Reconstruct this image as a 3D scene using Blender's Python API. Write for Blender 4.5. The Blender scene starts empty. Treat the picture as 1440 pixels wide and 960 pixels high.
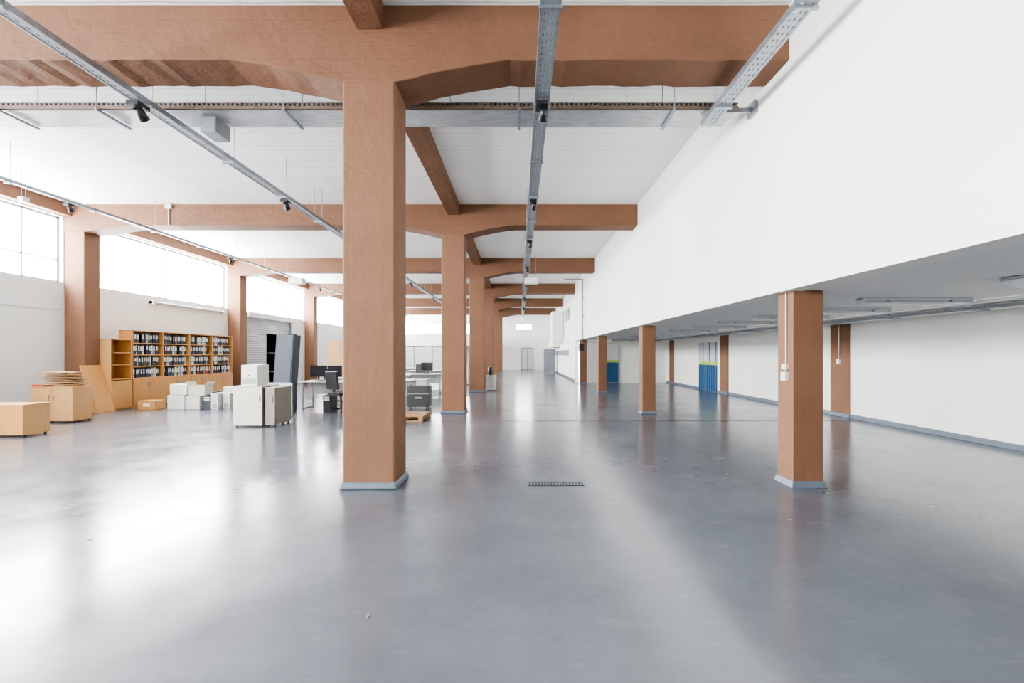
import bpy, bmesh, math, random
from mathutils import Vector, Matrix
random.seed(7)
H=1.47            # camera height
ZC=5.19           # ceiling
ROWS=[-7.71,-1.38,4.95,11.28,17.61,23.94,30.27,36.60]
YEND=43.0; YBACK=-7.2
XL=-11.3; XR=2.94; XRR=7.6

# ---------------------------------------------------------------- materials
def new_mat(name):
    m=bpy.data.materials.new(name); m.use_nodes=True
    nt=m.node_tree; b=nt.nodes['Principled BSDF']
    return m,nt,b
def N(nt,t,**kw):
    n=nt.nodes.new(t)
    for k,v in kw.items():
        if k in n.inputs: n.inputs[k].default_value=v
        else: setattr(n,k,v)
    return n
def mat(name,col,rough=.6,metal=0,var=.08,scale=3,bump=0,bscale=40,spec=.5,stretch=None,boards=None,bstr=.3,bdark=0):
    m,nt,b=new_mat(name)
    b.inputs['Roughness'].default_value=rough
    b.inputs['Metallic'].default_value=metal
    b.inputs['Specular IOR Level'].default_value=spec
    tc=N(nt,'ShaderNodeTexCoord'); src=tc.outputs['Object']
    mp=N(nt,'ShaderNodeMapping')
    if stretch: mp.inputs['Scale'].default_value=stretch
    nt.links.new(src,mp.inputs['Vector'])
    nz=N(nt,'ShaderNodeTexNoise'); nz.inputs['Scale'].default_value=scale; nz.inputs['Detail'].default_value=5
    nt.links.new(mp.outputs[0],nz.inputs['Vector'])
    cr=N(nt,'ShaderNodeValToRGB')
    cr.color_ramp.elements[0].position=.3; cr.color_ramp.elements[1].position=.7
    cr.color_ramp.elements[0].color=tuple(c*(1-var) for c in col)+(1,)
    cr.color_ramp.elements[1].color=tuple(min(1,c*(1+var)) for c in col)+(1,)
    nt.links.new(nz.outputs['Fac'],cr.inputs[0]); nt.links.new(cr.outputs[0],b.inputs['Base Color'])
    last=None
    if bump>0:
        n2=N(nt,'ShaderNodeTexNoise'); n2.inputs['Scale'].default_value=bscale; n2.inputs['Detail'].default_value=4
        nt.links.new(mp.outputs[0],n2.inputs['Vector'])
        bp=N(nt,'ShaderNodeBump'); bp.inputs['Strength'].default_value=bump; bp.inputs['Distance'].default_value=.02
        nt.links.new(n2.outputs['Fac'],bp.inputs['Height']); last=bp
    if boards:
        ax,w=boards
        sx=N(nt,'ShaderNodeSeparateXYZ'); nt.links.new(src,sx.inputs[0])
        nzb=N(nt,'ShaderNodeTexNoise'); nzb.inputs['Scale'].default_value=1.5
        nt.links.new(src,nzb.inputs['Vector'])
        ad=N(nt,'ShaderNodeMath',operation='MULTIPLY_ADD'); ad.inputs[1].default_value=.03
        nt.links.new(nzb.outputs['Fac'],ad.inputs[0]); nt.links.new(sx.outputs[ax],ad.inputs[2])
        pp=N(nt,'ShaderNodeMath',operation='PINGPONG'); pp.inputs[1].default_value=w/2
        nt.links.new(ad.outputs[0],pp.inputs[0])
        mr=N(nt,'ShaderNodeMapRange'); mr.inputs[1].default_value=0; mr.inputs[2].default_value=.012
        nt.links.new(pp.outputs[0],mr.inputs[0])
        b2=N(nt,'ShaderNodeBump'); b2.inputs['Strength'].default_value=bstr; b2.inputs['Distance'].default_value=.012
        nt.links.new(mr.outputs[0],b2.inputs['Height'])
        if last: nt.links.new(last.outputs[0],b2.inputs['Normal'])
        last=b2
        if bdark>0:   # darker colour along the formwork joints
            k=N(nt,'ShaderNodeMapRange'); k.inputs[3].default_value=1-bdark; k.inputs[4].default_value=1
            nt.links.new(mr.outputs[0],k.inputs[0])
            mm=N(nt,'ShaderNodeVectorMath',operation='SCALE'); nt.links.new(cr.outputs[0],mm.inputs[0]); nt.links.new(k.outputs[0],mm.inputs['Scale'])
            nt.links.new(mm.outputs[0],b.inputs['Base Color'])
    if last: nt.links.new(last.outputs[0],b.inputs['Normal'])
    return m

M={}
M['brown']=mat('brown_paint',(.180,.093,.055),.65,var=.08,scale=1.6,bump=.5,bscale=8,boards=('X',.19),bstr=.08,spec=.2)
M['brownbeam']=mat('brown_paint_beam',(.160,.081,.048),.65,var=.10,scale=1.2,bump=.8,bscale=7,boards=('Z',.14),bstr=.15,spec=.2)
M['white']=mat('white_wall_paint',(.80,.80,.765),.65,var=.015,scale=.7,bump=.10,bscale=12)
M['whitel']=mat('white_wall_glare_lightened',(.93,.93,.90),.65,var=.01,scale=.7,bump=.10,bscale=12)  # wall white lightened on the left wall to stand in for window glare
M['whitec']=mat('white_ceiling_paint',(.89,.89,.865),.7,var=.03,scale=.9,bump=.6,bscale=6,boards=('Y',.16),bstr=.6,stretch=(1,.4,1),bdark=.22)
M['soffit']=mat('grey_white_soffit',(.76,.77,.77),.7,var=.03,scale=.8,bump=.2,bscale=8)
M['plinth']=mat('grey_blue_plinth',(.10,.125,.16),.4,var=.08)
M['galv']=mat('galvanised_steel',(.30,.33,.36),.38,metal=.75,var=.15,scale=14)
M['galvd']=mat('galvanised_duct',(.44,.46,.49),.42,metal=.6,var=.2,scale=5,stretch=(1,4,1),bump=.2,bscale=20)
M['rust']=mat('rusty_strut',(.17,.12,.095),.6,metal=.3,var=.2,scale=20)
M['dark']=mat('dark_metal',(.03,.032,.036),.45,var=.1)
M['black']=mat('black_plastic',(.012,.012,.015),.4,var=.1)
M['blue']=mat('blue_paint',(.015,.075,.17),.45,var=.06)
M['green']=mat('green_stripe',(.32,.44,.06),.45,var=.04)
M['orange']=mat('beech_veneer',(.52,.26,.085),.42,var=.1,scale=5,stretch=(6,6,.5))
M['orangel']=mat('light_beech',(.56,.32,.135),.42,var=.07,scale=5,stretch=(6,6,.5))
M['pallet']=mat('pallet_wood',(.30,.18,.09),.8,var=.2,scale=10)
M['card']=mat('cardboard',(.46,.29,.15),.8,var=.06,scale=4)
M['cream']=mat('cream_laminate',(.58,.56,.48),.4,var=.03)
M['taupe']=mat('taupe_laminate',(.22,.195,.16),.5,var=.05)
M['offw']=mat('off_white_plastic',(.66,.66,.63),.4,var=.03)
M['greyp']=mat('grey_panel',(.20,.22,.25),.4,var=.04)
M['bluegrey']=mat('blue_grey_metal',(.065,.075,.095),.65,var=.06,spec=.3)
M['red']=mat('red_card',(.5,.03,.02),.5,var=.05)
M['navy']=mat('navy_binder',(.02,.03,.08),.5,var=.1)
M['frame']=mat('window_frame_steel',(.28,.30,.31),.5,var=.05)
M['paper']=mat('paper',(.74,.74,.71),.7,var=.04)
M['shutter']=mat('roller_shutter',(.55,.57,.58),.45,metal=.2,var=.04)
M['lens']=mat('lamp_diffuser',(.50,.52,.55),.3,var=.03)
M['screen']=mat('screen',(.01,.012,.018),.15,var=.05)

# perforated galvanised with real (alpha) slots
def perf(name,col,ax1,ax2,p1,p2,fill1=.55,fill2=.45,metal=.75):
    m,nt,b=new_mat(name)
    b.inputs['Base Color'].default_value=col+(1,); b.inputs['Metallic'].default_value=metal; b.inputs['Roughness'].default_value=.4
    tc=N(nt,'ShaderNodeTexCoord'); s=N(nt,'ShaderNodeSeparateXYZ'); nt.links.new(tc.outputs['Object'],s.inputs[0])
    def band(ax,p,f):
        pp=N(nt,'ShaderNodeMath',operation='PINGPONG'); pp.inputs[1].default_value=p/2
        nt.links.new(s.outputs[ax],pp.inputs[0])
        l=N(nt,'ShaderNodeMath',operation='LESS_THAN'); l.inputs[1].default_value=p/2*f
        nt.links.new(pp.outputs[0],l.inputs[0]); return l
    a=band(ax1,p1,fill1); c=band(ax2,p2,fill2)
    mu=N(nt,'ShaderNodeMath',operation='MULTIPLY'); nt.links.new(a.outputs[0],mu.inputs[0]); nt.links.new(c.outputs[0],mu.inputs[1])
    iv=N(nt,'ShaderNodeMath',operation='SUBTRACT'); iv.inputs[0].default_value=1; nt.links.new(mu.outputs[0],iv.inputs[1])
    nt.links.new(iv.outputs[0],b.inputs['Alpha'])
    return m
M['perfY']=perf('perforated_tray_along',(.32,.35,.39),'Y','X',.09,.045,.4,.35,.6)
M['perfX']=perf('perforated_strut_across',(.20,.155,.13),'X','Z',.06,.08,.5,.5,.3)

# floor
def floor_mat():
    m,nt,b=new_mat('epoxy_floor')
    tc=N(nt,'ShaderNodeTexCoord')
    def noise(scale,detail=5,st=(1,1,1),rot=0,rough=.5):
        mp=N(nt,'ShaderNodeMapping'); mp.inputs['Scale'].default_value=st; mp.inputs['Rotation'].default_value=(0,0,rot)
        nt.links.new(tc.outputs['Object'],mp.inputs['Vector'])
        n=N(nt,'ShaderNodeTexNoise'); n.inputs['Scale'].default_value=scale; n.inputs['Detail'].default_value=detail; n.inputs['Roughness'].default_value=rough
        nt.links.new(mp.outputs[0],n.inputs['Vector']); return n
    a=noise(.9,8,rough=.7)
    cr=N(nt,'ShaderNodeValToRGB'); e=cr.color_ramp.elements
    e[0].position=.3; e[0].color=(.096,.107,.130,1); e[1].position=.72; e[1].color=(.142,.155,.183,1)
    nt.links.new(a.outputs['Fac'],cr.inputs[0])
    cur=cr.outputs[0]
    # faint rubbed scuffs in several directions
    for sc,rot,st in((7,.9,(.5,2.2,1)),(6,-.6,(.5,2.0,1)),(9,1.9,(.6,2.2,1))):
        s=noise(sc,5,st,rot,.65)
        gr=N(nt,'ShaderNodeMapRange'); gr.inputs[1].default_value=.60; gr.inputs[2].default_value=.85; gr.inputs[4].default_value=.22
        nt.links.new(s.outputs['Fac'],gr.inputs[0])
        mx=N(nt,'ShaderNodeMixRGB'); mx.inputs['Color2'].default_value=(.27,.29,.32,1)
        nt.links.new(gr.outputs[0],mx.inputs['Fac']); nt.links.new(cur,mx.inputs['Color1']); cur=mx.outputs[0]
    nt.links.new(cur,b.inputs['Base Color'])
    r=noise(1.8,7,rough=.7)
    mr=N(nt,'ShaderNodeMapRange'); mr.inputs[1].default_value=.3; mr.inputs[2].default_value=.7; mr.inputs[3].default_value=.15; mr.inputs[4].default_value=.25
    nt.links.new(r.outputs['Fac'],mr.inputs[0]); nt.links.new(mr.outputs[0],b.inputs['Roughness'])
    b.inputs['Specular IOR Level'].default_value=.78
    u=noise(1.6,3); bp=N(nt,'ShaderNodeBump'); bp.inputs['Strength'].default_value=.13; bp.inputs['Distance'].default_value=.02
    nt.links.new(u.outputs['Fac'],bp.inputs['Height']); nt.links.new(bp.outputs[0],b.inputs['Normal'])
    return m
M['floor']=floor_mat()

# ---------------------------------------------------------------- mesh builder
class MB:
    def __init__(s,name): s.name=name; s.bm=bmesh.new(); s.mats=[]
    def mi(s,k):
        if k not in s.mats: s.mats.append(k)
        return s.mats.index(k)
    def box(s,x0,x1,y0,y1,z0,z1,m,R=None,pivot=None):
        if x0>x1:x0,x1=x1,x0
        if y0>y1:y0,y1=y1,y0
        if z0>z1:z0,z1=z1,z0
        co=[(x,y,z) for z in(z0,z1) for y in(y0,y1) for x in(x0,x1)]
        if R is not None:
            p=Vector(pivot if pivot else ((x0+x1)/2,(y0+y1)/2,z0)); co=[tuple(R@(Vector(c)-p)+p) for c in co]
        v=[s.bm.verts.new(c) for c in co]; i=s.mi(m)
        for f in((0,2,3,1),(4,5,7,6),(0,1,5,4),(2,6,7,3),(0,4,6,2),(1,3,7,5)):
            fc=s.bm.faces.new([v[k] for k in f]); fc.material_index=i
        return s
    def cyl(s,p0,p1,r,m,seg=12,r2=None):
        p0=Vector(p0);p1=Vector(p1); d=(p1-p0); q=d.to_track_quat('Z','Y'); r2=r if r2 is None else r2
        a=[];b=[];i=s.mi(m)
        for k in range(seg):
            t=2*math.pi*k/seg; o=Vector((math.cos(t),math.sin(t),0))
            a.append(s.bm.verts.new(p0+q@(o*r))); b.append(s.bm.verts.new(p1+q@(o*r2)))
        for k in range(seg):
            f=s.bm.faces.new((a[k],a[(k+1)%seg],b[(k+1)%seg],b[k])); f.material_index=i; f.smooth=True
        s.bm.faces.new(a[::-1]).material_index=i; s.bm.faces.new(b).material_index=i
        return s
    def prism(s,pts,y0,y1,m):   # pts (x,z) polygon, extruded along Y
        i=s.mi(m)
        a=[s.bm.verts.new((x,y0,z)) for x,z in pts]; b=[s.bm.verts.new((x,y1,z)) for x,z in pts]
        n=len(pts)
        s.bm.faces.new(a).material_index=i; s.bm.faces.new(b[::-1]).material_index=i
        for k in range(n): s.bm.faces.new((a[k],b[k],b[(k+1)%n],a[(k+1)%n])).material_index=i
        return s
    def frustum(s,x0,x1,y0,y1,z0,z1,e,m):
        i=s.mi(m)
        v=[s.bm.verts.new(c) for c in[(x0-e,y0-e,z0),(x1+e,y0-e,z0),(x1+e,y1+e,z0),(x0-e,y1+e,z0),(x0,y0,z1),(x1,y0,z1),(x1,y1,z1),(x0,y1,z1)]]
        for f in((3,2,1,0),(4,5,6,7),(0,1,5,4),(1,2,6,5),(2,3,7,6),(3,0,4,7)):
            s.bm.faces.new([v[k] for k in f]).material_index=i
        return s
    def done(s,bevel=0,rotz=0):
        bmesh.ops.recalc_face_normals(s.bm,faces=s.bm.faces)
        xs=[v.co.x for v in s.bm.verts];ys=[v.co.y for v in s.bm.verts];zs=[v.co.z for v in s.bm.verts]
        c=Vector(((min(xs)+max(xs))/2,(min(ys)+max(ys))/2,min(zs)))
        for v in s.bm.verts: v.co-=c
        me=bpy.data.meshes.new(s.name); s.bm.to_mesh(me); s.bm.free()
        for k in s.mats: me.materials.append(M[k])
        o=bpy.data.objects.new(s.name,me); o.location=c; bpy.context.scene.collection.objects.link(o)
        if rotz: o.rotation_euler[2]=rotz
        if bevel:
            b=o.modifiers.new('bevel','BEVEL'); b.width=bevel; b.segments=2; b.limit_method='ANGLE'; b.angle_limit=math.radians(40)
        return o

# ---------------------------------------------------------------- shell
f=MB('floor'); f.box(XL-.3,XRR+.3,YBACK-.3,YEND+.3,-.2,0,'floor').done()
c=MB('ceiling')
c.box(XL-.3,XR+.2,5.2,YEND+.3,ZC,ZC+.25,'whitec'); c.box(XL-.3,XR+.2,YBACK-.3,5.2,H+3.80,ZC+.25,'whitec'); c.done()
ZT=ZC+.25
# left wall with window openings (two unseen bays beside/behind camera: glazing made taller to add side light)
SILL=3.24; WTOP=4.87; LOW=1.9
w=MB('wall_left')
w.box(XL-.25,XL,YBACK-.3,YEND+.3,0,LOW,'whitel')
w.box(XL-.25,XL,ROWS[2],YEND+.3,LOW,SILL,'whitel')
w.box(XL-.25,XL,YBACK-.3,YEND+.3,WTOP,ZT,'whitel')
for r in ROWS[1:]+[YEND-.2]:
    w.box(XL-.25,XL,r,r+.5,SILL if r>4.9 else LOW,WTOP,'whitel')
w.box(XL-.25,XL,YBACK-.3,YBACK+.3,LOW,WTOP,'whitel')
w.done()
portals=[]
bays=[(YBACK+.3,ROWS[1])]+[(ROWS[i]+.5,ROWS[i+1]) for i in range(1,7)]+[(ROWS[7]+.5,YEND-.2)]
for n,(a,b) in enumerate(bays):
    o=MB('window_%d'%(n+1)); fx0,fx1=XL-.16,XL-.11
    t=.05; sl=LOW if n<2 else SILL
    o.box(fx0,fx1,a,b,sl,sl+t,'frame').box(fx0,fx1,a,b,WTOP-t,WTOP,'frame')
    o.box(fx0,fx1,a,a+t,sl,WTOP,'frame').box(fx0,fx1,b-t,b,sl,WTOP,'frame')
    k={2:7,3:2,4:9}.get(n,5)
    for j in range(1,k):
        y=a+(b-a)*j/k; o.box(fx0,fx1,y-.014,y+.014,sl,WTOP,'frame')
    if n!=3: o.box(fx0,fx1,a,b,SILL+.55,SILL+.575,'frame')
    o.done(); portals.append(((XL-.05,(a+b)/2,(sl+WTOP)/2),b-a,WTOP-sl,'X'))
# pillars on left wall + edge beam
for r in ROWS[1:]:
    p=MB('wall_pillar'); p.box(XL,XL+.5,r+.02,r+.46,0,ZC-.4,'brown'); p.done(.02)
e=MB('edge_beam'); e.box(XL,XL+.22,YBACK,YEND,WTOP+.02,ZC,'brownbeam'); e.done(.015)

# main columns & cross beams
cx0,cx1=-1.93,-1.35
def beam_profile(x0,x1,zt,zb):
    d=.24;L=1.25
    pts=[(x0,zt),(x0,zb-.16),(x0+.5,zb-.16),(x0+1.6,zb)]
    for k in range(0,7):
        t=k/6; pts.append((cx0-L+L*t, zb-d*(t**1.4)))
    for k in range(0,7):
        t=k/6; pts.append((cx1+L*t, zb-d*((1-t)**1.4)))
    pts+=[(x1,zb),(x1,zt)]
    return pts
for i,r in enumerate(ROWS[1:]):
    zt=ZC if r>4.96 else H+3.8
    zb=H+3.2
    b=MB('ceiling_beam'); pr=beam_profile(XL+.02,XR,zt,zb)
    if r==4.95:
        # rough cast lower edge on the nearest beam
        out=[];bot=pr[1:-1]
        for (xa,za),(xb,zb2) in zip(bot[:-1],bot[1:]):
            n=max(1,int((xb-xa)/.12))
            for k in range(n):
                t=k/n; out.append((xa+(xb-xa)*t, za+(zb2-za)*t+random.uniform(-.010,.010)))
        pr=[(XL+.02,H+3.8)]+out+[bot[-1],(XR,H+3.8)]
    b.prism(pr,r,r+.5,'brownbeam'); b.done(.012)
    cmn=MB('column'); cmn.box(cx0,cx1,r+.005,r+.5,.0,zb-.2,'brown')
    cmn.frustum(cx0-.012,cx1+.012,r-.01,r+.515,0,.08,.025,'plinth'); cmn.done(.025)
edges=[YBACK]+ROWS[1:]+[YEND]
for i in range(len(edges)-1):
    a=edges[i]+(.5 if i>0 else 0); bb=edges[i+1]
    zt=ZC if a>4.9 else H+3.8
    o=MB('longitudinal_beam'); o.box(-1.77,-1.47,a,bb,zt-.27,zt,'brownbeam'); o.done(.012)

# upper right wall, with slightly projecting fascia
SOF=H+.70
w=MB('wall_right_upper'); w.box(XR,XR+.2,YBACK,YEND,SOF+.38,ZT,'white'); w.box(XR-.022,XR+.2,YBACK,YEND,SOF,SOF+.38,'white'); w.done()
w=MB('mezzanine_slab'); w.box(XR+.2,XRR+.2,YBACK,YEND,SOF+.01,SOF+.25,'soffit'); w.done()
w=MB('wall_right'); w.box(XRR,XRR+.25,YBACK-.3,24,0,SOF+.25,'white'); w.done()
w=MB('baseboard_right'); w.box(XRR-.02,XRR,YBACK,23.5,0,.10,'plinth'); w.done(.006)
w=MB('wall_right_far'); w.box(XR,XR+.2,23.9,YEND,0,SOF,'white'); w.done()
w=MB('baseboard_far'); w.box(XR-.02,XR,24,YEND,0,.14,'plinth'); w.done(.006)
w=MB('wall_partition'); w.box(XR+.2,XRR,23.5,23.7,0,SOF,'white'); w.done()
for r in (4.2,10.42,16.5,22.3):
    p=MB('wall_pilaster'); p.box(XRR-.035,XRR,r,r+.65,.1,SOF,'brown'); p.box(XRR-.05,XRR,r-.01,r+.66,0,.1,'plinth'); p.done(.01)
for r in (-1.3,5.03,11.2,17.4,22.6):
    p=MB('mezzanine_column'); p.box(3.03,3.36,r,r+.30,0,SOF+.005,'brown'); p.frustum(3.02,3.37,r-.01,r+.31,0,.07,.022,'plinth')
    if r==5.03:
        p.cyl((3.02,r+.12,1.25),(3.02,r+.12,SOF),.009,'offw',8)
        p.box(2.985,3.03,r+.08,r+.17,1.17,1.27,'offw')
        p.box(2.99,3.03,r+.085,r+.165,1.30,1.36,'offw')
    p.done(.015)
# conduit on right pilaster
o=MB('light_switch_conduit'); o.cyl((XRR-.05,10.75,1.35),(XRR-.05,10.75,SOF),.012,'offw',8); o.box(XRR-.08,XRR-.035,10.70,10.80,1.24,1.36,'offw'); o.done()

# end wall
w=MB('wall_end')
yE=YEND
w.box(XL-.25,XR+.2,yE,yE+.25,0,3.35,'white'); w.box(XL-.25,XR+.2,yE,yE+.25,4.4,ZT,'white')
for a,b in((XL-.25,-10.8),(-7.2,-6.6),(-3.2,-.3),(1.2,XR+.2)): w.box(a,b,yE,yE+.25,3.35,4.4,'white')
w.box(-.3,1.2,yE,yE+.25,3.35,3.75,'white')
w.done()
k=len(bays)+1
for a,b in((-10.8,-7.2),(-6.6,-3.2),(-.3,1.2)):
    o=MB('window_%d'%k); k+=1; z0=3.75 if a==-.3 else 3.35
    o.box(a,b,yE+.1,yE+.15,z0,z0+.07,'frame').box(a,b,yE+.1,yE+.15,4.33,4.4,'frame')
    for j in range(0,5):
        x=a+(b-a-.05)*j/4; o.box(x,x+.05,yE+.1,yE+.15,z0+.07,4.33,'frame')
    o.done(); portals.append((((a+b)/2,yE-.02,(z0+4.4)/2),b-a,4.4-z0,'Y-'))
# gallery parapet at the far end
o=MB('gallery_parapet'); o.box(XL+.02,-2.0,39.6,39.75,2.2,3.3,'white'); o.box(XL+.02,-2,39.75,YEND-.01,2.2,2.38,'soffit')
for x in(-10.9,-8,-5,-2.25): o.box(x,x+.22,39.62,39.84,0,2.2,'white')
o.done()
# partition screens in the far bays
o=MB('partition_screen'); 
for x in(-10.2,-8.9,-7.6,-6.3): o.box(x,x+1.25,33.0,33.06,.05,2.0,'shutter'); o.box(x-.03,x+.02,32.98,33.08,0,2.05,'frame')
o.box(-5.05,-5.0,32.98,33.08,0,2.05,'frame'); o.done()
# back wall (behind camera), solid
w=MB('wall_back'); y0,y1=YBACK-.25,YBACK
w.box(XL-.25,XR+.2,y0,y1,0,ZT,'white'); w.box(XR+.2,XRR+.25,y0,y1,0,SOF+.25,'white')
w.done()

# doors
def dado_door(name,x0,x1,y0,y1,axis):
    o=MB(name)
    def bx(z0,z1,m,dd=0):
        if axis=='X': o.box(x0-dd,x1,y0,y1,z0,z1,m)
        else: o.box(x0,x1,y0-dd,y1,z0,z1,m)
    bx(.02,1.05,'blue'); bx(1.05,1.17,'green'); bx(1.17,1.95,'shutter')
    if axis=='X':
        n=int((y1-y0)/.2)
        for j in range(n+1):
            y=y0+(y1-y0-.03)*j/n; o.box(x0-.02,x0,y,y+.03,.02,1.05,'blue'); o.box(x0-.02,x0,y,y+.03,1.17,1.95,'shutter' if j%3 else 'blue')
    else:
        for x in(x0,x1-.04): o.box(x,x+.04,y0-.02,y0,.02,1.95,'frame')
        o.box(x1-.14,x1-.08,y0-.06,y0,.95,1.0,'dark')
    o.done()
dado_door('door_1',XRR-.04,XRR,17.45,19.1,'X')
dado_door('door_2',4.45,5.15,23.44,23.5,'Y')
o=MB('door_3'); o.box(.2,1.35,YEND-.05,YEND,0,2.1,'greyp'); o.box(.28,.75,YEND-.07,YEND-.05,.05,2.02,'shutter'); o.box(.80,1.27,YEND-.07,YEND-.05,.05,2.02,'shutter'); o.box(.7,.74,YEND-.1,YEND-.07,1,1.1,'dark'); o.done()
# roller shutter on left wall
o=MB('door_4')
o.box(XL,XL+.05,18.7,22.3,0,3.0,'shutter')
for j in range(30): 
    z=.05+j*.098; o.cyl((XL+.055,18.75,z+.04),(XL+.055,22.25,z+.04),.035,'shutter',6)
o.box(XL,XL+.12,18.6,18.72,0,3.05,'frame'); o.box(XL,XL+.12,22.28,22.4,0,3.05,'frame'); o.box(XL,XL+.3,18.6,22.4,3.0,3.2,'offw'); o.done()
# left wall framing lines in bay 1
o=MB('trim_left'); o.box(XL,XL+.015,5.6,11.2,2.55,2.575,'offw'); o.box(XL,XL+.015,8.9,8.93,0,2.55,'offw'); o.done()
# far wall strip window + equipment
o=MB('strip_window'); o.box(XR-.03,XR,27,40,1.42,1.72,'greyp'); 
for j in range(9): o.box(XR-.045,XR-.03,27+j*1.6,27.06+j*1.6,1.40,1.74,'frame')
o.box(XR-.045,XR-.03,27,40,1.40,1.43,'frame').box(XR-.045,XR-.03,27,40,1.71,1.74,'frame'); o.done()
o=MB('wall_air_unit'); o.box(XR-.75,XR-.03,30,32,2.3,4.3,'white'); o.box(XR-.76,XR-.75,30.2,31.8,2.5,2.9,'shutter'); o.box(XR-.5,XR-.03,33,38,2.0,2.5,'white'); o.done(.02)
o=MB('wall_vent'); o.box(XR-.04,XR,26.5,28.5,3.5,4.2,'frame'); 
for j in range(6): o.box(XR-.06,XR-.04,26.55,28.45,3.55+j*.11,3.6+j*.11,'greyp')
o.done()
# drain pipe and lamp
o=MB('wall_conduit'); o.cyl((XR-.08,20.6,1.6),(XR-.08,20.6,ZC-.3),.035,'greyp',10)
o.cyl((XR-.08,20.6,ZC-.32),(XR-.9,20.6,ZC-.32),.025,'greyp',8)
for z in(2.4,3.2,4.0): o.box(XR-.12,XR,20.55,20.65,z,z+.05,'frame')
o.box(XR-.22,XR-.03,20.45,20.75,1.62,1.95,'black'); o.done()

# floor joint + drain grate
o=MB('floor_joint'); o.box(-2.6,XRR-.06,10.02,10.05,0,.003,'dark'); o.done()
o=MB('drain_grate'); gx0,gx1,gy0,gy1=.10,.735,5.10,5.24
o.box(gx0,gx1,gy0,gy1,0,.002,'black')
o.box(gx0,gx1,gy0,gy0+.012,0,.008,'dark').box(gx0,gx1,gy1-.012,gy1,0,.008,'dark')
for j in range(19):
    x=gx0+(gx1-gx0-.010)*j/18; o.box(x,x+.010,gy0,gy1,0,.008,'greyp')
o.done()

# ---------------------------------------------------------------- trays
def tray_y(name,x,y0,y1,z,w,h=.06,rods=None,side='galv'):
    o=MB(name)
    o.box(x-w/2,x+w/2,y0,y1,z,z+.004,'perfY' if w>.1 else 'galv')
    for s in(-1,1):
        xs=x+s*w/2
        o.box(xs-.003,xs+.003,y0,y1,z,z+h,side)
        o.box(xs,xs-s*.025,y0,y1,z-.004,z,side)
        o.box(xs,xs-s*.02,y0,y1,z+h-.003,z+h,side)
    y=y0+.6
    while y<y1:
        zt=ZC if y>5.2 else H+3.8
        for r in ROWS:
            if r-.05<y<r+.55: zt=H+3.2
        o.box(x-w/2-.02,x+w/2+.02,y-.02,y+.02,z-.03,z-.004,side)
        if w>.1:
            for s in(-1,1): o.cyl((x+s*(w/2+.012),y,z-.03),(x+s*(w/2+.012),y,zt),.004,side,6)
        else: o.cyl((x+w/2+.012,y,z-.03),(x+w/2+.012,y,zt),.004,side,6)
        y+=1.58
    for s in(-.3,.05,.3):
        if w>.1: o.cyl((x+s*w,y0,z+.018),(x+s*w,y1,z+.018),.009,'offw' if s>0 else 'greyp',6)
    o.done()
TZ=H+3.0
tray_y('cable_tray',.27,-3,40,TZ,.17)
tray_y('cable_tray',2.47,-3,5.95,TZ,.17)
tray_y('cable_tray',-4.52,-3,40,TZ,.15)
tray_y('cable_tray',-8.9,1,40,TZ,.07,.05)
# wide cross tray behind first beam
def cross(y0,zb,name,x0=XL+.02,x1=2.76,w=.46):
    o=MB(name)
    o.box(x0,x1,y0+.03,y0+w,zb,zb+.005,'galvd'); o.box(x0,x1,y0+w-.005,y0+w,zb,zb+.1,'galv'); o.box(x0,x1,y0+.03,y0+.036,zb,zb+.09,'galv')
    o.box(x0,x1,y0,y0+.004,zb-.01,zb+.065,'perfX'); o.box(x0,x1,y0,y0+.03,zb+.062,zb+.066,'rust'); o.box(x0,x1,y0,y0+.03,zb-.01,zb-.006,'rust')
    for x in(-9.4,-6.55,-5.3,-2.95,-2.0,-.0,1.95):
        o.box(x-.015,x+.015,y0-.03,y0+w+.03,zb-.035,zb-.01,'greyp')
        for yy in(y0-.015,y0+w+.015): o.cyl((x,yy,zb-.03),(x,yy,ZC),.005,'greyp',6)
    for x in(-10.3,-7.6,-4.1,-.9,1.4): o.cyl((x,y0+w/2,zb),(x,y0+w/2,ZC),.006,'frame',6)
    o.done()
cross(5.72,H+3.09,'cross_cable_tray')
o=MB('tray_end_bracket'); o.box(2.58,2.91,5.68,5.71,H+3.02,H+3.075,'galv'); o.box(2.90,2.94,5.6,5.8,H+2.98,H+3.14,'galv'); o.done()
# spot lamps on trays
def spot(x,y,z,s=1,ang=.5):
    o=MB('track_spotlight')
    o.box(x-.07*s,x+.07*s,y-.09*s,y+.09*s,z-.05*s,z,'black')
    R=Matrix.Rotation(ang,3,'X')
    d=R@Vector((0,0,-1))
    p=Vector((x+.02,y,z-.05*s)); o.cyl(p,p+Vector((0,0,-.05*s)),.015,'dark',8)
    q=p+Vector((0,0,-.05*s)); o.cyl(q-d*.05*s,q+d*.09*s,.045*s,'black',14,.06*s); o.cyl(q+d*.09*s,q+d*.095*s,.05*s,'lens',14)
    o.done()
for x in(.27,-4.52):
    for y in(5.4,8.8,11.9,15.5,19,24,29): spot(x,y,TZ-.03,1.0 if y<8 else .9,.9)
for y in(9.0,14,20.3): spot(-8.9,y,TZ-.03,.8)
def jbox(x,y,z,w,d,h,ztop,m='offw'):
    o=MB('junction_box'); o.box(x-w/2,x+w/2,y-d/2,y+d/2,z,z+h,m); o.box(x-w/2+.01,x+w/2-.01,y-d/2-.006,y-d/2,z+.01,z+h-.01,m)
    for s in(-1,1):
        o.cyl((x+s*w*.35,y,z+h),(x+s*w*.35,y,ztop),.005,'frame',6); o.cyl((x+s*w*.35,y-d/2-.01,z+.03),(x+s*w*.35,y-d/2,z+.03),.007,'dark',6)
    o.done(.006)
jbox(-4.0,6.0,H+2.86,.2,.3,.2,H+3.07,'greyp')
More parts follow.
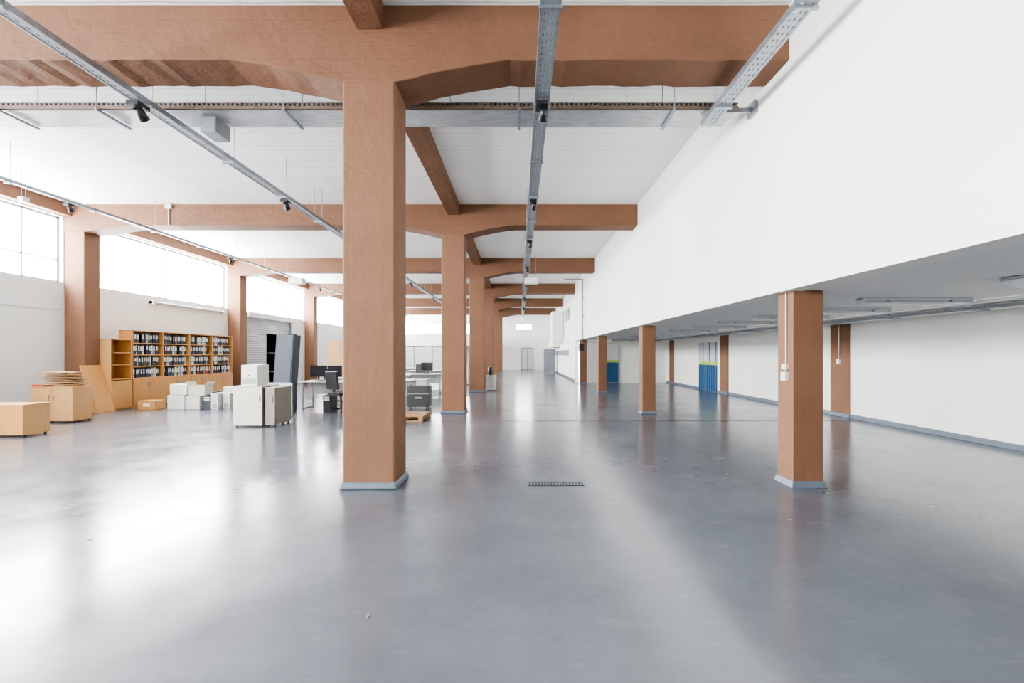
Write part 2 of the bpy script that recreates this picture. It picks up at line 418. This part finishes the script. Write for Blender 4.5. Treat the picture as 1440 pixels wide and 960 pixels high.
jbox(.45,17.0,H+2.62,.5,.25,.22,ZC,'offw')
jbox(-8.1,16.6,H+2.55,.5,.25,.22,ZC,'offw')
jbox(-9.8,9.0,H+3.0,.12,.12,.1,ZC,'offw')
jbox(-3.2,22,H+2.6,.5,.25,.25,ZC,'offw')
# conduit on beam 2
o=MB('beam_conduit'); o.cyl((-8.67,11.26,H+3.2),(-8.67,11.26,ZC),.015,'offw',8); o.box(-8.74,-8.60,11.22,11.28,ZC-.12,ZC-.02,'offw'); o.done()

# fluorescent fixtures under mezzanine
ys=[-2.5,-.5,1.6,5.75,7.0,8.35,9.8,11.4,13.0,14.6,16.2,17.9,19.6,21.3]
for y in ys:
    o=MB('fluorescent_fixture'); x0,x1=4.3,5.68; z=SOF+.01
    o.box(x0,x1,y-.07,y+.07,z-.035,z,'lens'); o.box(x0+.02,x1-.02,y-.055,y+.055,z-.075,z-.035,'lens')
    o.box(x0,x0+.03,y-.075,y+.075,z-.08,z,'shutter'); o.box(x1-.03,x1,y-.075,y+.075,z-.08,z,'shutter')
    for xx in(x0+.3,x1-.3): o.box(xx,xx+.03,y-.078,y+.078,z-.06,z-.02,'galv')
    o.done(.012)
o=MB('bulkhead_lamp'); x,y,z=4.62,4.15,SOF+.01
o.cyl((x,y,z),(x,y,z-.03),.16,'greyp',24); o.cyl((x,y,z-.03),(x,y,z-.09),.14,'lens',24,.09); o.done(.006)
o=MB('mezzanine_cable_tray'); o.box(6.55,6.68,0,23.4,SOF-.06,SOF-.056,'galv')
for s in(6.55,6.68): o.box(s-.003,s+.003,0,23.4,SOF-.06,SOF-.01,'galv')
for j in range(16): o.box(6.5,6.73,.5+j*1.5,.54+j*1.5,SOF-.075,SOF-.06,'frame'); o.cyl((6.52,.52+j*1.5,SOF-.07),(6.52,.52+j*1.5,SOF+.01),.006,'frame',6)
o.done()
o=MB('conduit_run'); o.cyl((5.9,0,SOF-.012),(5.9,23.4,SOF-.012),.014,'offw',8)
for j in range(12): o.box(5.87,5.93,1+j*1.9,1.06+j*1.9,SOF-.03,SOF+.01,'offw')
o.done()
o=MB('smoke_detector'); o.cyl((6.1,6.2,SOF+.01),(6.1,6.2,SOF-.03),.055,'offw',18,.045); o.cyl((6.1,6.2,SOF-.03),(6.1,6.2,SOF-.05),.03,'offw',14); o.done()
# wall tube light on left wall
o=MB('wall_strip_light'); o.box(XL,XL+.1,13.9,17.3,3.02,3.1,'offw'); o.cyl((XL+.1,14,3.06),(XL+.1,17.2,3.06),.04,'lens',12)
for y in(13.9,15.6,17.22): o.box(XL,XL+.15,y,y+.06,3.0,3.12,'offw')
o.done()

# ---------------------------------------------------------------- furniture
def bookcase(y0,y1,xf=-10.55,dep=.38,H1=2.13,low=.82,name='bookcase',bays_=4):
    o=MB(name); xb=xf-dep; t=.022
    o.box(xb,xf,y0,y0+t,0,H1,'orange').box(xb,xf,y1-t,y1,0,H1,'orange').box(xb,xf,y0,y1,H1-t,H1,'orange')
    o.box(xb,xb+.01,y0+t,y1-t,0,H1-t,'orangel'); o.box(xb,xf-.03,y0+t,y1-t,0,.07,'orange')
    zs=[low+(H1-t-low)*j/bays_ for j in range(bays_)]
    for z in zs: o.box(xb+.01,xf-.01,y0+t,y1-t,z-t,z,'orange')
    ym=(y0+y1)/2
    for a,b in((y0+.003,ym-.002),(ym+.002,y1-.003)): o.box(xf-.001,xf+.017,a,b,.07,low-t,'orange')
    for s in(-1,1): o.box(xf+.017,xf+.035,ym+s*.05-.006,ym+s*.05+.006,low-.25,low-.13,'frame')
    o.done(.002); return zs,(H1-t-low)/bays_
ybk=[12.42,13.5,14.58,15.66,16.74]
rb=MB('ring_binders')
for a,b in zip(ybk[:-1],ybk[1:]):
    zs,hh=bookcase(a+.004,b-.004)
    for z in zs:
        y=a+.04
        while y<b-.12:
            wd=random.choice([.05,.075,.075,.08]); ht=min(hh-.05,random.uniform(.25,.275)); 
            if random.random()<.08: y+=random.uniform(.04,.12); continue
            xf=-10.60-random.uniform(0,.025)
            mm=random.choices(['black','navy','bluegrey','paper','red','greyp'],[8,3,1.5,2.5,.15,.8])[0]
            rb.box(xf-.27,xf,y,y+wd-.004,z,z+ht,mm)
            if mm!='paper': rb.box(xf,xf+.002,y+.013,y+wd-.017,z+ht*random.uniform(.35,.5),z+ht*.87,'paper' if random.random()<.8 else 'offw')
            else: rb.box(xf,xf+.002,y+.012,y+wd-.016,z+.06,z+.09,'black')
            y+=wd
rb.done()
# tall open shelf
o=MB('tall_open_shelf'); x0,x1,y0,y1,h=-10.98,-10.52,11.72,12.36,1.87; t=.022
o.box(x0,x1,y0,y0+t,0,h,'orangel').box(x0,x1,y1-t,y1,0,h,'orange').box(x0,x1,y0,y1,h-t,h,'orange').box(x0,x0+.01,y0,y1,0,h,'orange')
for z in(.8,1.18,1.5): o.box(x0,x1-.01,y0+t,y1-t,z,z+t,'orange')
o.box(x1,x1+.018,y0+.003,y1-.003,.05,.78,'orange'); o.box(x1+.018,x1+.035,y0+.06,y0+.072,.45,.57,'frame'); o.box(x0,x1-.02,y0+t,y1-t,0,.05,'orange')
o.done(.002)
# leaning board
o=MB('leaning_board'); 
R=Matrix.Rotation(math.radians(-17),3,'Y')
o.box(-10.42,-10.39,11.15,11.72,0,1.25,'orange',R=R,pivot=(-10.40,11.4,0)); o.box(-10.39,-10.37,11.2,11.26,.02,1.22,'orange',R=R,pivot=(-10.40,11.4,0)); o.done(.003)
# generic cabinet facing -Y (toward camera)
def cabinet(name,x0,x1,y0,y1,h,body,door,top=None,nd=2,feet=.04,drawers=0,side=None):
    o=MB(name); t=.02; top=top or body; side=side or body
    o.box(x0,x0+t,y0,y1,feet,h-t,side).box(x1-t,x1,y0,y1,feet,h-t,side).box(x0+t,x1-t,y1-t,y1,feet,h-t,body).box(x0+t,x1-t,y0,y1-t,feet,feet+t,body)
    o.box(x0-.008,x1+.008,y0-.02,y1+.005,h-t,h,top)
    for x in(x0+.04,x1-.04):
        for y in(y0+.05,y1-.05): o.cyl((x,y,0),(x,y,feet),.022,'dark',10)
    if drawers:
        hz=(h-t-feet)/drawers
        for j in range(drawers):
            z=feet+j*hz; o.box(x0+.003,x1-.003,y0-.017,y0+.001,z+.003,z+hz-.003,door); o.box((x0+x1)/2-.06,(x0+x1)/2+.06,y0-.033,y0-.017,z+hz*.72,z+hz*.78,'frame')
    else:
        w_=(x1-x0)/nd
        for j in range(nd):
            o.box(x0+j*w_+.002,x0+(j+1)*w_-.002,y0-.017,y0+.001,feet,h-t-.003,door)
            hx=x0+(j+1)*w_-.05 if j%2==0 else x0+j*w_+.05
            o.box(hx-.006,hx+.006,y0-.035,y0-.017,h-.3,h-.18,'frame')
    return o.done(.003)
cabinet('wood_sideboard',-10.45,-9.55,9.75,10.2,.78,'orangel','orangel','orangel')
o=MB('flattened_cardboard_stack')
for j in range(11):
    R=Matrix.Rotation(random.uniform(-.4,.4),3,'Z')@Matrix.Rotation(random.uniform(-.07,.07),3,'Y'); a=random.uniform(-.07,.07)
    o.box(-10.25+a,-9.63+a,9.8,10.14,.81+j*.027,.81+j*.027+.010,random.choice(['card','orangel','card']),R=R)
o.box(-10.43,-10.2,9.74,9.98,.78,.82,'red'); o.done()
cabinet('low_cabinet',-9.75,-8.76,8.05,8.5,.58,'orangel','orange','orangel')
# cardboard box
def cbox(name,x0,x1,y0,y1,z0,h,m='card',openf=False,rz=0):
    o=MB(name); t=.006
    o.box(x0,x1,y0,y0+t,z0,z0+h,m).box(x0,x1,y1-t,y1,z0,z0+h,m).box(x0,x0+t,y0+t,y1-t,z0,z0+h,m).box(x1-t,x1,y0+t,y1-t,z0,z0+h,m).box(x0,x1,y0,y1,z0,z0+t,m)
    if openf:
        for s,x in((-1,x0),(1,x1)):
            R=Matrix.Rotation(s*.6,3,'Y'); o.box(min(x,x+s*.004),max(x,x+s*.004),y0,y1,z0+h,z0+h+.13,m,R=R,pivot=(x,y0,z0+h))
    else:
        o.box(x0,x1,y0,(y0+y1)/2-.002,z0+h,z0+h+.005,m); o.box(x0,x1,(y0+y1)/2+.002,y1,z0+h,z0+h+.005,m); o.box((x0+x1)/2-.0,x1,(y0+y1)/2-.03,(y0+y1)/2+.03,z0+h+.005,z0+h+.006,'orangel')
        o.box((x0+x1)/2-.09,(x0+x1)/2+.09,y0-.002,y0,z0+h*.4,z0+h*.7,'paper' if m!='paper' else 'offw')
    return o.done(0,rz)
cbox('cardboard_box',-10.05,-9.6,12.0,12.35,0,.24,'orange')
def pc(x0,y0,z0,w=.19,d=.45,h=.42,m='offw'):
    o=MB('computer_tower'); o.box(x0,x0+w,y0,y0+d,z0,z0+h,m); o.box(x0+.004,x0+w-.004,y0-.015,y0,z0+.005,z0+h-.005,m)
    for j in range(2): o.box(x0+.02,x0+w-.02,y0-.02,y0-.015,z0+h-.07-j*.055,z0+h-.03-j*.055,'offw')
    o.cyl((x0+w/2,y0-.015,z0+h*.5),(x0+w/2,y0-.024,z0+h*.5),.014,'dark',10)
    for j in range(6): o.box(x0+.03,x0+w-.03,y0-.018,y0-.015,z0+.04+j*.018,z0+.048+j*.018,'dark')
    o.done(.006)
cbox('white_file_box',-9.35,-8.9,12.1,12.5,0,.38,'paper')
cbox('white_file_box',-8.87,-8.5,12.1,12.5,0,.36,'offw')
cbox('white_file_box',-9.3,-8.85,12.12,12.5,.39,.26,'paper')
cbox('white_file_box',-8.84,-8.4,12.15,12.5,.37,.26,'cream',True)
pc(-9.55,12.7,0,m='black'); pc(-8.46,12.2,0,h=.36,m='bluegrey'); pc(-8.22,12.15,0,h=.43); pc(-8.0,12.3,0)
cbox('white_file_box',-8.3,-7.85,12.78,13.1,0,.55,'paper')
pc(-8.75,12.75,0,m='black'); 
cbox('white_file_box',-9.9,-9.6,12.9,13.3,0,.62,'paper')
# cream pedestal with box on top
cabinet('cream_cabinet',-5.74,-5.16,9.15,9.75,.83,'cream','cream','cream',nd=1,side='taupe')
cabinet('taupe_pedestal',-5.13,-4.93,9.2,9.85,.80,'taupe','taupe','cream',nd=1,side='taupe')
pc(-5.64,9.25,.832,w=.33,d=.4,h=.42)
# black open cabinet with blue-grey panel leaning beside it
o=MB('black_locker'); x0,x1,y0,y1,h=-6.68,-6.10,12.0,12.5,2.02; t=.02
o.box(x0,x0+t,y0,y1,.0,h,'black').box(x1-t,x1,y0,y1,0,h,'black').box(x0,x1,y1-t,y1,0,h,'black').box(x0,x1,y0,y1,h-t,h,'black').box(x0,x1,y0,y1,0,.06,'black')
for z in(.5,1.0,1.5): o.box(x0+t,x1-t,y0+.03,y1-t,z,z+.015,'dark')
o.done(.003)
o=MB('leaning_metal_cabinet'); R=Matrix.Rotation(math.radians(4),3,'Y')@Matrix.Rotation(math.radians(-12),3,'Z')
x0,x1,y0,y1,h=-6.22,-5.72,11.3,11.55,1.95; pv=(-5.75,11.3,0)
o.box(x0,x1,y0,y1,.0,h,'bluegrey',R=R,pivot=pv); o.box(x0+.02,x1-.02,y0-.015,y0,.03,h-.03,'bluegrey',R=R,pivot=pv)
o.box(x0+.02,x0+.028,y0-.017,y0-.015,.03,h-.03,'black',R=R,pivot=pv); lo=o.done(.004)
me=lo.data; zmin=min(v.co.z for v in me.vertices); lo.location.z-=zmin+lo.location.z
o=MB('grey_divider_panel'); 
o.box(-6.0,-5.35,10.75,10.78,.03,.78,'lens'); o.box(-6.0,-5.97,10.74,10.79,.0,.80,'frame').box(-5.38,-5.35,10.74,10.79,0,.80,'frame').box(-6.0,-5.35,10.74,10.79,.78,.80,'frame')
o.box(-6.02,-5.96,10.6,10.93,0,.02,'frame'); o.box(-5.39,-5.33,10.6,10.93,0,.02,'frame'); o.done(.003)
def desk(x0,x1,y0,y1,h=.74,m='offw'):
    o=MB('office_desk'); o.box(x0,x1,y0,y1,h-.028,h,m)
    for x in(x0+.05,x1-.09):
        o.box(x,x+.04,y0+.05,y0+.09,0,h-.028,'frame'); o.box(x,x+.04,y1-.09,y1-.05,0,h-.028,'frame'); o.box(x,x+.04,y0+.05,y1-.05,0.0,.03,'frame'); o.box(x,x+.04,y0+.05,y1-.05,h-.06,h-.028,'frame')
    o.box(x0+.09,x1-.09,y1-.12,y1-.1,.35,h-.03,m); o.done(.004)
def monitor(x,y,z,rz=0):
    o=MB('computer_monitor'); o.box(x-.1,x+.1,y-.08,y+.1,z,z+.015,'black'); o.box(x-.025,x+.025,y+.02,y+.05,z+.015,z+.14,'black'); o.box(x-.22,x+.22,y-.02,y+.02,z+.1,z+.42,'black'); o.box(x-.2,x+.2,y-.023,y-.02,z+.13,z+.4,'screen'); o.done(.004,rz)
def chair(x,y,rz=0):
    o=MB('office_chair')
    for k in range(5):
        a=2*math.pi*k/5; e=Vector((x+.28*math.cos(a),y+.28*math.sin(a),.07)); o.cyl((x,y,.1),e,.02,'black',8); o.cyl((e.x,e.y-.02,.03),(e.x,e.y+.02,.03),.03,'black',10)
    o.cyl((x,y,.1),(x,y,.44),.028,'dark',10); o.box(x-.23,x+.23,y-.22,y+.22,.44,.52,'black'); o.box(x-.21,x+.21,y+.2,y+.26,.6,1.05,'black',R=Matrix.Rotation(-.1,3,'X')); o.box(x-.03,x+.03,y+.2,y+.24,.44,.65,'dark')
    for s in(-1,1): o.box(x+s*.25-.02,x+s*.25+.02,y-.12,y+.12,.68,.71,'black'); o.box(x+s*.25-.015,x+s*.25+.015,y-.02,y+.02,.48,.68,'black')
    o.done(.02,rz)
desk(-5.9,-4.4,12.2,12.95); desk(-5.9,-4.4,14.0,14.7); desk(-5.2,-3.9,16,16.7)
monitor(-5.62,12.75,.741,.35); monitor(-5.1,12.6,.741,-.25); monitor(-5.35,14.3,.741,-.4); chair(-5.5,13.5,2.2)
pc(-4.75,12.45,.741,w=.3,d=.4,h=.14,m='black')
o=MB('computer_keyboard'); o.box(-5.35,-4.95,12.24,12.38,.741,.76,'black')
for j in range(10): o.box(-5.33+j*.037,-5.30+j*.037,12.26,12.36,.76,.765,'dark')
o.done(.002)
pc(-5.0,11.6,0,m='black'); chair(-4.55,11.5,2.6)
desk(-4.1,-3.0,12.8,13.5)
# tall white panel
o=MB('white_flip_panel'); o.box(-4.16,-4.11,11.9,12.4,.03,1.55,'offw'); o.box(-4.19,-4.08,11.85,12.45,0,.03,'frame'); o.done(.004)
# wood shelf far
bz,_=bookcase(19.0,20.1,xf=-6.2,dep=.5,H1=1.9,name='wood_shelf')
cabinet('wood_wardrobe',-8.0,-6.9,19.0,19.5,2.05,'card','card')
# things beyond first column
o=MB('black_flight_case'); o.box(-3.0,-2.42,12.6-.4,13.0-.4,.06,.62,'black'); o.box(-3.01,-2.41,12.59-.4,13.01-.4,.40,.42,'frame')
for x in(-2.95,-2.5):
    for y in(12.25,12.55): o.cyl((x-.015,y,.03),(x+.015,y,.03),.03,'dark',10); o.box(x-.01,x+.01,y-.01,y+.01,.03,.06,'frame')
o.box(-2.8,-2.6,12.175,12.19,.28,.33,'frame'); o.done(.008)
desk(-4.6,-2.9,17.0,17.7); desk(-5,-3.4,20.5,21.2); cabinet('white_pedestal',-3.6,-3.1,15.2,15.7,.62,'offw','offw',drawers=3)
monitor(-3.5,17.3,.741); chair(-4.2,19.2)
desk(-6.8,-5.2,24.5,25.2)
cabinet('cream_cabinet',-3.05,-2.45,22.0,22.5,.9,'cream','offw')
# pallet
o=MB('wooden_pallet'); 
for j in range(6): o.box(-2.95+j*.0,-2.1,9.9+j*.15,9.99+j*.15,.105,.125,'pallet')
for x in(-2.95,-2.57,-2.2): o.box(x,x+.1,9.9,10.74,.02,.105,'pallet')
for y in(9.9,10.27,10.65): o.box(-2.95,-2.1,y,y+.09,0,.02,'pallet')
o.done(.003)
# by third column
cabinet('white_pedestal',-1.3,-.95,18.3,18.8,.62,'offw','offw',drawers=3)
o=MB('cardboard_roll'); o.cyl((-1.17,18.5,.621),(-1.17,18.5,.95),.09,'dark',14); o.cyl((-1.17,18.5,.95),(-1.17,18.5,.97),.04,'offw',14); o.done()
cabinet('grey_cabinet',1.9,2.8,35,35.5,1.9,'greyp','greyp')
# small floor debris
o=MB('floor_debris')
for (x,y) in((-.85,2.55),(2.4,4.05),(.93,4.6),(-3.9,3.15),(2.0,6.5),(-3.4,3.6)):
    o.box(x-.022,x+.022,y-.007,y+.007,0,.003,'taupe',R=Matrix.Rotation(random.uniform(0,3),3,'Z'))
o.done()

# ---------------------------------------------------------------- light
w=bpy.data.worlds.new('overcast_sky'); bpy.context.scene.world=w; w.use_nodes=True
bg=w.node_tree.nodes['Background']; bg.inputs[0].default_value=(.985,.99,1,1); bg.inputs[1].default_value=58.0
for i,(loc,sx,sy,ax) in enumerate(portals):
    l=bpy.data.lights.new('daylight_portal','AREA'); l.shape='RECTANGLE'; l.size=sx; l.size_y=sy; l.cycles.is_portal=True
    o=bpy.data.objects.new('daylight_portal',l); o.location=loc
    d={'X':Vector((1,0,0)),'Y-':Vector((0,-1,0)),'Y+':Vector((0,1,0))}[ax]
    o.rotation_euler=d.to_track_quat('-Z','Z').to_euler()
    if ax=='X': o.rotation_euler=Matrix(((0,0,-1),(1,0,0),(0,-1,0))).to_euler()
    bpy.context.scene.collection.objects.link(o)
vs=bpy.context.scene.view_settings; vs.view_transform='AgX'; vs.look='AgX - Medium High Contrast'

cam=bpy.data.cameras.new('camera'); cam.sensor_width=36; cam.lens=16; cam.shift_x=-10/1440; cam.shift_y=18/1440; cam.clip_start=.05; cam.clip_end=200
co=bpy.data.objects.new('camera',cam); co.location=(0,0,H); co.rotation_euler=(math.pi/2,0,0); bpy.context.scene.collection.objects.link(co); bpy.context.scene.camera=co
